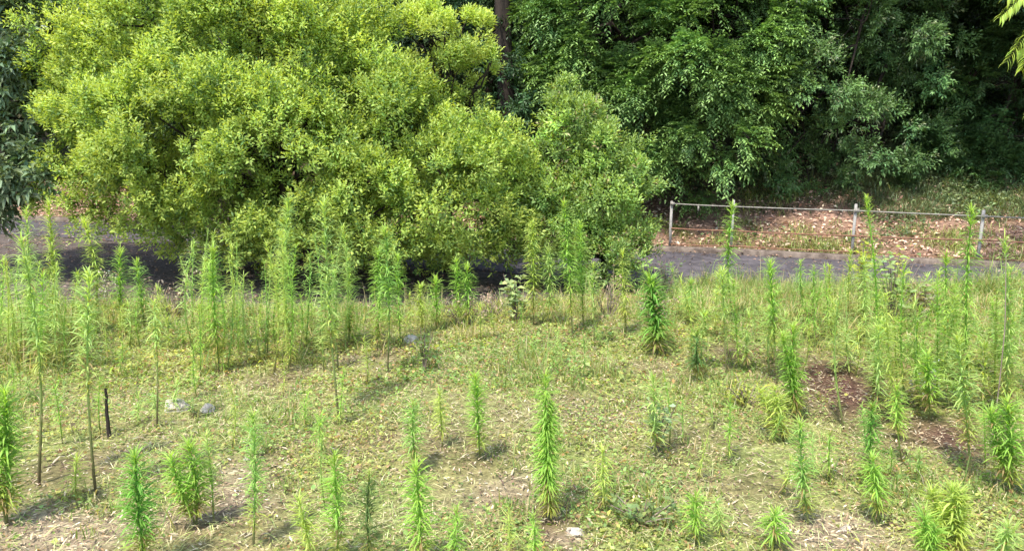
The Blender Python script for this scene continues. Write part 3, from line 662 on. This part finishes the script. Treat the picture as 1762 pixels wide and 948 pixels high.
def brush(px, py, w, h, n, label, colr=(.36, .27, .2)):
    b = hit(px, py); t = empty('dead_brush', b, label, 'dead plant'); mb = MB(); lp = []
    for k in range(n):
        a = rng.uniform(-1, 1); top = b+np.array([a*w, rng.uniform(-.1, .1), h*rng.uniform(.5, 1)])
        s = np.linspace(0, 1, 6)[:, None]; st = b+np.array([a*w*.2, 0, -.02]); q = st*(1-s)+top*s; q[1:-1] += rng.normal(0, .012, (4, 3))
        tube(mb, q, np.linspace(.005, .002, 6), 4)
        for _ in range(2):
            s0 = q[rng.integers(2, 6)]; e0 = s0+rand_dir(1)[0]*h*.25+np.array([0, 0, h*.1]); tube(mb, np.array([s0, (s0+e0)/2+rng.normal(0, .01, 3), e0]), [.003, .0025, .001], 4); lp.append(e0)
        lp.append(top)
    mb.build('stem', M_twig, t, True); lp = np.repeat(np.array(lp), 4, 0)+rng.normal(0, .015, (len(lp)*4, 3)); n = len(lp)
    v, f, c = leaves4(lp, rand_dir(n), rand_dir(n), rng.uniform(.02, .05, n), rng.uniform(.01, .02, n), vary(colr, n, .3, .08)); mesh('leaves', v, [f], M_dry, t, c)
brush(300, 545, .22, .42, 14, 'twiggy dead brown plant against the dark ditch at left, beside the thicket')
brush(190, 520, .14, .45, 12, 'dry whitish seed-headed plant between the tall weeds at left', (.6, .5, .42))
brush(800, 560, .3, .28, 14, 'dead brown twigs at the field edge under the centre of the bright tree')
brush(845, 545, .22, .25, 10, 'small tangle of dry twigs at the field edge left of the broad-leaved plant')
brush(1590, 690, .12, .22, 9, 'whitish dry tuft leaning beside the green weed at right', (.6, .56, .5))
brush(1130, 560, .2, .3, 10, 'brownish dry stalks behind the dense dark green weed right of centre')
brush(1045, 545, .18, .42, 10, 'reddish dry stalks behind the weeds below the grey-green shrub', (.33, .22, .16))

# ---------------------------------------------------------------- weeds
FRESH, PALEG, DEEP, YEL, BLUISH = (.31, .50, .10), (.40, .54, .18), (.20, .40, .08), (.44, .54, .14), (.31, .49, .14)
WL = 1.15
def weed(bx, by, tx, ty, label, style='f', group=None, color=FRESH, Lf=.085, bare=.12, dens=190, heads=1):
    b = hit(bx, by); top = P(tx+(rng.normal(0, 7) if group else 0), ty, b[1]); top[1] += rng.normal(0, .05); h = max(top[2]-b[2], .12)
    el0, gp, wf = rng.uniform(-.05, .3), rng.uniform(0, 6.28), rng.uniform(.75, 1.2) if group else rng.uniform(.92, 1.15)
    if not group and by < 740 and Lf < .18: Lf = min(Lf, .105)
    t = empty('weed', b, label, 'weed', group)
    mbS = MB(); V, Q, T, C = [], [], [], []; off = 0
    for hd in range(heads):
        tp = top.copy()
        if hd: tp = top+np.array([rng.choice([-1, 1])*.06-.02, rng.uniform(-.05, .05), -h*rng.uniform(.05, .25)])
        k = 14; s = np.linspace(0, 1, k)[:, None]; q = b*(1-s)+tp*s
        bend = rng.normal(0, (.035 if group else .02)*h, 2); q[:, 0] += bend[0]*np.sin(np.pi*s[:, 0]); q[:, 1] += bend[1]*np.sin(np.pi*s[:, 0]); q[0, 2] -= .03
        r0 = (.0035+.0035*h)*(1.05 if bare > .3 else 1)
        sc_ = np.array([.13, .09, .06])*np.clip(1-s/(bare+.15), 0, 1)+np.array(color)*.95*np.clip(s/(bare+.15), 0, 1)
        tube(mbS, q, np.linspace(r0, r0*.45, k), 6, np.repeat(sc_, 6, 0)[:k*6]) if False else None
        tb = MB(); tube(tb, q, np.linspace(r0, r0*.45, k), 6)
        vv = np.vstack(tb.v); cc = np.vstack([np.repeat(sc_, 6, 0), np.repeat(sc_[-1:], 6, 0)])
        o2 = mbS.n; mbS.v.append(vv); mbS.c.append(cc)
        for kk, ff in tb.f.items(): mbS.f.setdefault(kk, []).extend([a+o2 for a in ff])
        mbS.n += len(vv)
        n = int(dens*(2.1 if group else 2.7)*h*(1-bare))+(44 if group else 70); Lf_ = Lf*WL
        f = bare+(1-bare)*np.sort(rng.random(n)**.92); f = f[rng.random(n) < np.clip((.8 if group else .95)+(.35*np.sin(f*17+gp)+.25*np.sin(f*41+2*gp))*(1 if group else .6), .25, 1)]; n = len(f); az = np.arange(n)*2.4+rng.normal(0, .25, n)
        pos = np.stack([np.interp(f, s[:, 0], q[:, i]) for i in range(3)], 1)
        g = (f-bare)/(1-bare)
        el = np.where(g > .9, rng.normal(.75, .3, n), el0+.25*g+rng.normal(0, .2, n))
        if style == 'y': el = el-.1
        d = np.stack([np.cos(az)*np.cos(el), np.sin(az)*np.cos(el), np.sin(el)], 1)
        prof = np.interp(g, [0, .12, .5, .88, 1], [.6, .95, 1.0, .85, .62])
        L = Lf_*wf*prof*rng.uniform(.6, 1.25, n)*(1 if hd == 0 else .9)
        base = np.array(color)[None]*np.ones((n, 1))
        yl = np.clip(1-g/.3, 0, 1)[:, None]*.85; base = base*(1-yl)+np.array([.42, .40, .10])*yl
        tipw = np.clip((g-.82)/.18, 0, 1)[:, None]*.6; base = base*(1-tipw)+np.array([.36, .47, .10])*tipw
        dd = rng.random(n) < np.where(g < .3, .22, .03); base[dd] = (.34, .25, .13)
        if bare > .15:
            m = int(60*h*bare)+4; fb = rng.uniform(.08*bare, bare, m); az = rng.uniform(0, 6.28, m); el = rng.uniform(-1.3, -.3, m)
            pos = np.vstack([pos, np.stack([np.interp(fb, s[:, 0], q[:, i]) for i in range(3)], 1)]); d = np.vstack([d, np.stack([np.cos(az)*np.cos(el), np.sin(az)*np.cos(el), np.sin(el)], 1)])
            L = np.concatenate([L, rng.uniform(.02, .06, m)]); base = np.vstack([base, np.tile([[.24, .17, .10]], (m, 1))]); n += m
        v, qd, tr, c = blades(pos, d, L, L*rng.uniform(.055, .09, n), base*vary((1, 1, 1), n, .14, .05), rng.uniform(.12, .5, n), 3)
        V.append(v); Q.append(qd+off); T.append(tr+off); C.append(c); off += len(v)
    mbS.build('stem', M_leaf, t, True)
    mesh('foliage', np.vstack(V), [np.vstack(Q), np.vstack(T)], M_leaf, t, np.vstack(C))
    return t
WEEDS = [
 (948, 895, 938, 648, 'biggest foreground weed, a thick bright green column with twin heads at bottom centre', dict(heads=2, Lf=.085, dens=330, bare=.06, color=FRESH)),
 (252, 985, 236, 782, 'dense dark-leaved weed rising from the bottom edge at left', dict(Lf=.095, dens=300, color=DEEP)),
 (338, 905, 328, 760, 'bushy weed with yellowed bottom leaves growing right of the dense bottom-left weed', dict(heads=2, Lf=.085, dens=260, color=FRESH)),
 (368, 900, 354, 748, 'thinner weed leaning against the bushy weed with yellowed bottom leaves', dict(Lf=.06, dens=170, color=PALEG)),
 (436, 940, 428, 722, 'slim upright weed with drooping lower leaves, left of bottom centre', dict(Lf=.07, dens=240, color=BLUISH)),
 (582, 975, 572, 788, 'light green weed cut by the bottom edge, left of centre', dict(Lf=.085, dens=260, color=FRESH)),
 (560, 880, 562, 732, 'faint slender weed behind the light green weed at the bottom edge', dict(Lf=.045, dens=140, color=PALEG)),
 (540, 985, 512, 858, 'pale leaning weed at the bottom edge beside the light green one', dict(Lf=.07, dens=170, color=YEL)),
 (640, 985, 636, 815, 'dull olive weed at the bottom edge between two brighter weeds', dict(Lf=.07, dens=200, color=(.13, .20, .06))),
 (714, 815, 710, 695, 'silvery pale weed standing just behind the bright weed left of bottom centre', dict(Lf=.08, dens=240, color=BLUISH)),
 (722, 990, 712, 812, 'bright weed with yellow tip cut by the bottom edge left of centre', dict(Lf=.085, dens=280, color=FRESH)),
 (762, 768, 757, 672, 'small yellow-green weed left of the narrow dense weed in mid field', dict(Lf=.07, dens=200, color=YEL)),
 (826, 790, 818, 645, 'narrow dense weed in mid field, left of the biggest foreground weed', dict(Lf=.085, dens=290, color=FRESH, bare=.08)),
 (790, 985, 786, 878, 'short weed at the bottom edge below the open soil patch', dict(Lf=.06, dens=190, color=FRESH)),
 (878, 975, 875, 890, 'spindly weed at the bottom edge left of the short green one', dict(Lf=.045, dens=150, color=YEL)),
 (919, 975, 917, 882, 'short green weed at the bottom edge directly below the biggest weed', dict(Lf=.055, dens=220, color=FRESH)),
 (1040, 880, 1038, 775, 'small yellowing weed right of the biggest foreground weed', dict(Lf=.07, dens=150, color=YEL)),
 (1128, 790, 1124, 648, 'pale open weed with a broad star-shaped head right of centre', dict(Lf=.11, dens=110, color=PALEG)),
 (1198, 935, 1194, 850, 'small fan-shaped weed at bottom right of centre', dict(Lf=.08, dens=200, color=FRESH)),
 (1240, 925, 1236, 862, 'tiny weed just right of the small fan-shaped weed', dict(Lf=.055, dens=160, color=PALEG)),
 (1332, 940, 1328, 872, 'low spreading weed between the fan-shaped weed and the blue-green upright one', dict(Lf=.09, dens=170, color=FRESH)),
 (1392, 905, 1386, 738, 'blue-green upright weed right of centre in the foreground', dict(Lf=.085, dens=270, color=BLUISH)),
 (1497, 835, 1492, 690, 'deep green weed behind the fresh green one in the right foreground', dict(Lf=.085, dens=280, color=DEEP)),
 (1513, 905, 1506, 792, 'fresh green weed with bare pale foot in the right foreground', dict(Lf=.08, dens=290, bare=.22, color=FRESH)),
 (1553, 800, 1549, 668, 'weed with long bare stem right of the deep green weed', dict(Lf=.08, dens=230, bare=.42, color=FRESH)),
 (1578, 832, 1575, 768, 'small pale weed under the bare-stemmed weed at right', dict(Lf=.06, dens=180, color=PALEG)),
 (1350, 760, 1336, 670, 'yellow-green leaning weed at the foot of the tall dense one', dict(Lf=.09, dens=220, color=YEL, heads=2)),
 (1368, 720, 1362, 560, 'tall dense dark green weed left of the dark soil patch', dict(Lf=.10, dens=300, color=FRESH, heads=2, bare=.05)),
 (1600, 725, 1594, 608, 'broad green weed on a thin stalk right of the dark soil patch', dict(Lf=.11, dens=240, bare=.2, color=FRESH)),
 (1670, 825, 1664, 590, 'tall feathery pale weed with drooping yellow lower leaves at right', dict(Lf=.10, dens=240, bare=.22, color=PALEG)),
 (1742, 850, 1733, 690, 'bushy fresh weed with a yellow foot at the right edge', dict(Lf=.12, dens=250, heads=2, color=FRESH)),
 (1640, 975, 1652, 850, 'low bright bushy weed at the bottom right', dict(Lf=.11, dens=240, heads=3, color=YEL)),
 (1600, 985, 1590, 880, 'low spreading weed at the bottom edge left of the bright bushy one', dict(Lf=.09, dens=200, heads=2, color=FRESH)),
 (1715, 985, 1722, 890, 'short weed at the bottom edge right of the bright bushy one', dict(Lf=.08, dens=160, heads=2, color=PALEG)),
 (1128, 612, 1122, 487, 'isolated dense dark green column weed right of centre at the field edge', dict(Lf=.18, dens=360, color=DEEP, bare=.08)),
 (1200, 655, 1196, 568, 'short bluish weed right of and below the isolated dark green column', dict(Lf=.10, dens=240, color=(.12, .23, .07))),
 (12, 905, 8, 672, 'big blurred bright weed at the left edge with a brown foot', dict(Lf=.10, dens=300, color=FRESH, heads=2, bare=.1)),
 (130, 862, 128, 792, 'small sparse weed on the bare soil at left', dict(Lf=.07, dens=120, color=YEL)),
 (66, 835, 44, 410, 'tall weed with long bare brown stem at far left, nearest the left edge', dict(Lf=.10, dens=190, bare=.42, color=PALEG)),
 (165, 852, 148, 470, 'tall weed with bare pale stem standing over the bare soil at left', dict(Lf=.10, dens=170, bare=.47, color=PALEG)),
 (270, 740, 262, 520, 'thin weed with bare lower stem just left of the white stones', dict(Lf=.08, dens=130, bare=.55, color=PALEG)),
 (84, 590, 79, 350, 'tallest yellow-tipped weed at upper left against the road', dict(Lf=.14, dens=260, bare=.12, color=YEL)),
 (48, 590, 40, 362, 'tall slightly paler weed left of the tallest yellow-tipped one', dict(Lf=.11, dens=240, bare=.12, color=PALEG)),
 (160, 575, 146, 378, 'tall yellow-green weed right of the tallest yellow-tipped one', dict(Lf=.12, dens=260, bare=.08, color=YEL)),
 (206, 560, 200, 434, 'medium weed with square flat head against the dark ditch at left', dict(Lf=.12, dens=240, color=FRESH)),
 (250, 570, 237, 450, 'arching weed right of the one with the flat head at left', dict(Lf=.12, dens=230, color=BLUISH)),
 (140, 600, 118, 476, 'leaning silvery weed between two yellow-green tall weeds at left', dict(Lf=.12, dens=180, color=PALEG)),
 (378, 640, 376, 424, 'weed with bright round head at the left side of the thicket', dict(Lf=.13, dens=230, color=FRESH)),
 (582, 715, 556, 350, 'tallest thin weed in front of the bright tree, with brown foot in the field', dict(Lf=.11, dens=170, bare=.28, color=PALEG)),
 (505, 620, 497, 340, 'tall faint weed reaching up before the bright tree, left of the tallest thin one', dict(Lf=.11, dens=150, bare=.1, color=PALEG)),
 (600, 600, 588, 392, 'tall slender weed at the right side of the thicket beside the dark gap', dict(Lf=.11, dens=180, bare=.1, color=PALEG)),
 (667, 640, 664, 392, 'tall pointed weed with dark foot in front of the trunk shade, centre left', dict(Lf=.12, dens=210, bare=.25, color=BLUISH)),
 (648, 605, 650, 432, 'bright green weed directly left of the tall pointed one', dict(Lf=.15, dens=250, bare=.08, color=FRESH)),
 (690, 600, 684, 440, 'drooping weed directly right of the tall pointed one', dict(Lf=.13, dens=200, bare=.1, color=FRESH)),
 (728, 575, 722, 492, 'short bright weed before the dark bank, left one of a close pair', dict(Lf=.11, dens=230, color=YEL)),
 (752, 570, 748, 485, 'short bright weed before the dark bank, right one of a close pair', dict(Lf=.11, dens=230, color=FRESH)),
 (788, 560, 784, 446, 'medium weed before the brown bank with a leafy twin at its right', dict(Lf=.12, dens=220, color=FRESH)),
 (806, 560, 804, 462, 'leafy weed right beside the medium weed before the brown bank', dict(Lf=.11, dens=200, color=FRESH)),
 (918, 560, 915, 378, 'tall straight weed right of the white-leaved plant at centre', dict(Lf=.13, dens=240, color=YEL)),
 (945, 560, 942, 430, 'shorter weed between the two tall weeds below the grey-green shrub', dict(Lf=.11, dens=200, color=PALEG)),
 (985, 580, 970, 348, 'tallest weed before the grey-green shrub, broad bluish head', dict(Lf=.17, dens=260, color=FRESH, bare=.16)),
 (1004, 565, 1000, 385, 'tall leafy weed immediately right of the tallest centre weed', dict(Lf=.14, dens=230, color=FRESH)),
 (1024, 600, 1020, 455, 'thin weed with a dark foot behind the tall centre pair', dict(Lf=.09, dens=130, bare=.35, color=PALEG)),
 (1078, 575, 1072, 435, 'yellowish weed under the right side of the grey-green shrub', dict(Lf=.11, dens=220, color=YEL)),
 (1188, 560, 1188, 482, 'short blue-green weed before the road, left of the second fence post', dict(Lf=.12, dens=200, color=BLUISH)),
 (1262, 560, 1258, 352, 'tall weed growing right in front of the second fence post', dict(Lf=.13, dens=200, color=FRESH)),
 (1250, 645, 1246, 470, 'weed with thin brown stem below the second fence post', dict(Lf=.10, dens=130, bare=.4, color=PALEG)),
 (1338, 665, 1328, 452, 'tall weed with dark bare stem left of the dense dark one at right', dict(Lf=.12, dens=200, bare=.35, color=FRESH)),
 (1385, 560, 1381, 452, 'small weed against the road, left of a close pair between the fence posts', dict(Lf=.09, dens=190, color=BLUISH)),
 (1398, 560, 1394, 455, 'small weed against the road, right of a close pair between the fence posts', dict(Lf=.08, dens=170, color=FRESH)),
 (1432, 575, 1430, 458, 'small yellowish weed before the road left of the third fence post', dict(Lf=.09, dens=170, color=YEL)),
 (1500, 700, 1494, 340, 'tall weed with a small round head just right of the third post', dict(Lf=.085, dens=170, bare=.05, color=FRESH)),
 (1462, 560, 1460, 430, 'thin weed growing at the foot of the third fence post', dict(Lf=.09, dens=150, color=YEL)),
 (1668, 700, 1658, 355, 'tall pointed weed in front of the fourth fence post', dict(Lf=.11, dens=190, bare=.1, color=FRESH)),
 (1640, 660, 1630, 440, 'weed with dark inner leaves left of the tall pointed one at right', dict(Lf=.12, dens=230, color=FRESH)),
 (1728, 730, 1722, 408, 'tall weed with a wide flat head at the right edge', dict(Lf=.15, dens=190, bare=.1, color=PALEG)),
]
for bx, by, tx, ty, lab, kw in WEEDS: weed(bx, by, tx, ty, lab, **kw)
def cluster(n, x0, x1, y0, y1, t0, t1, label, group, cols=(FRESH, PALEG, YEL), Lf=.11, dens=170):
    for k in range(n):
        bx = x0+(x1-x0)*(k+rng.uniform(.1, .9))/n; by = rng.uniform(y0, y1)
        weed(bx, by, bx+rng.normal(-3, 5), (rng.uniform(t0, t1) if t1 else by-(by-400)*rng.uniform(.12, .36)), label, group=group, color=cols[rng.integers(len(cols))], Lf=Lf*rng.uniform(.8, 1.2), dens=dens*rng.uniform(.8, 1.2), bare=rng.uniform(.03, .15))
cluster(26, -15, 125, 575, 650, 435, 530, 'one of the crowded pale green weeds filling the left end of the field edge', 'weeds crowding the left end of the field edge', Lf=.085, dens=150)
cluster(50, 322, 615, 560, 650, 395, 530, 'one of the fine-leaved weeds making up the thicket below the bright tree', 'weeds in the thicket below the bright tree', (PALEG, FRESH, BLUISH, YEL), .08, 120)
cluster(14, 140, 330, 570, 640, 490, 560, 'one of the short weeds between the far-left crowd and the thicket', 'short weeds at the edge left of the thicket', Lf=.08, dens=150)
cluster(36, 1450, 1790, 545, 740, 430, 590, 'one of the tangled green weeds crowding the right end of the field', 'weeds crowding the right end of the field', (FRESH, PALEG, YEL), .10)
cluster(20, 1160, 1500, 545, 650, 455, 560, 'one of the knee-high weeds by the road before the left half of the fence', 'knee-high weeds before the road', (FRESH, PALEG, YEL), .09)
cluster(7, 910, 1060, 600, 680, 560, 610, 'one of the faint thin weeds in mid field below the grey-green shrub', 'faint thin weeds in mid field', (PALEG, BLUISH), .06, 110)
cluster(8, 640, 900, 545, 590, 500, 530, 'one of the low weeds in the pale grass below the dark bank at centre', 'low weeds in the pale edge grass at centre', (FRESH, YEL), .07, 150)
cluster(22, 1130, 1770, 620, 860, 0, 0, 'one of the thin faint seedlings scattered over the right half of the field', 'thin seedlings on the right half of the field', (FRESH, PALEG, YEL, BLUISH), .065, 150)
cluster(18, 10, 640, 640, 800, 0, 0, 'one of the thin faint seedlings scattered over the left half of the field', 'thin seedlings on the left half of the field', (FRESH, PALEG, YEL), .06, 140)
# broad-leaved plants
def leafy(bx, by, w, ty, n, leaf, label, col):
    b = hit(bx, by); t = empty('leafy_plant', b, label, 'plant'); top = P(bx, ty, b[1]); h = top[2]-b[2]; mb = MB(); pos = []
    for k in range(n):
        a = rng.uniform(0, 6.28); r = rng.uniform(.1, 1)*w; e0 = b+np.array([math.cos(a)*r, math.sin(a)*r*.6, h*rng.uniform(.5, 1)])
        s = np.linspace(0, 1, 6)[:, None]; q = b*(1-s)+e0*s; q[:, 2] += .06*h*np.sin(np.pi*s[:, 0]); tube(mb, q, np.linspace(.006, .002, 6), 4)
        for f in rng.uniform(.35, 1, 9): pos.append(q[0]*(1-f)+q[-1]*f+rng.normal(0, .02, 3))
    mb.build('stem', M_twig, t, True); pos = np.array(pos); m = len(pos); d = rand_dir(m); d[:, 2] = np.abs(d[:, 2])*.3
    nr = norm(rng.normal(0, .4, (m, 3))+np.array([0, -.5, 1])); L = leaf*rng.uniform(.7, 1.2, m)
    v, f, c = leaves4(pos, norm(d), nr, L, L*.5, vary(col, m, .2, .07), .15); mesh('foliage', v, [f], M_leaf, t, c)
leafy(888, 555, .2, 470, 12, .085, 'pale broad-leaved plant with whitish leaves at the edge left of the tall centre weeds', (.34, .42, .20))
leafy(1535, 560, .32, 430, 18, .09, 'broad-leaved climbing plant with pale leaves right of the third fence post', (.32, .42, .17))
leafy(1480, 520, .16, 385, 10, .08, 'yellow-green leafy sprout beside the third fence post', (.38, .44, .08))
leafy(1545, 500, .12, 415, 7, .07, 'pale yellow-green sprout standing before the road right of the third post', (.46, .50, .12))
leafy(1585, 560, .22, 470, 12, .07, 'brownish leafy plant with grey leaves on the road edge at right', (.32, .27, .18))
leafy(1140, 520, .28, 425, 14, .05, 'dull grey-green bush low beside the road below the first fence post', (.13, .18, .09))
leafy(730, 640, .1, 560, 7, .05, 'dull green low plant right of the pinkish boulder', (.14, .2, .07))
leafy(1130, 780, .16, 690, 12, .05, 'whitish-leaved low plant around the foot of the star-headed weed', (.30, .38, .20))
leafy(1285, 700, .26, 650, 14, .04, 'bright yellow low plant patch right of centre in mid field', (.40, .44, .10))
leafy(1105, 905, .25, 850, 14, .045, 'grey-green low herb patch in the foreground right of the biggest weed', (.2, .27, .1))
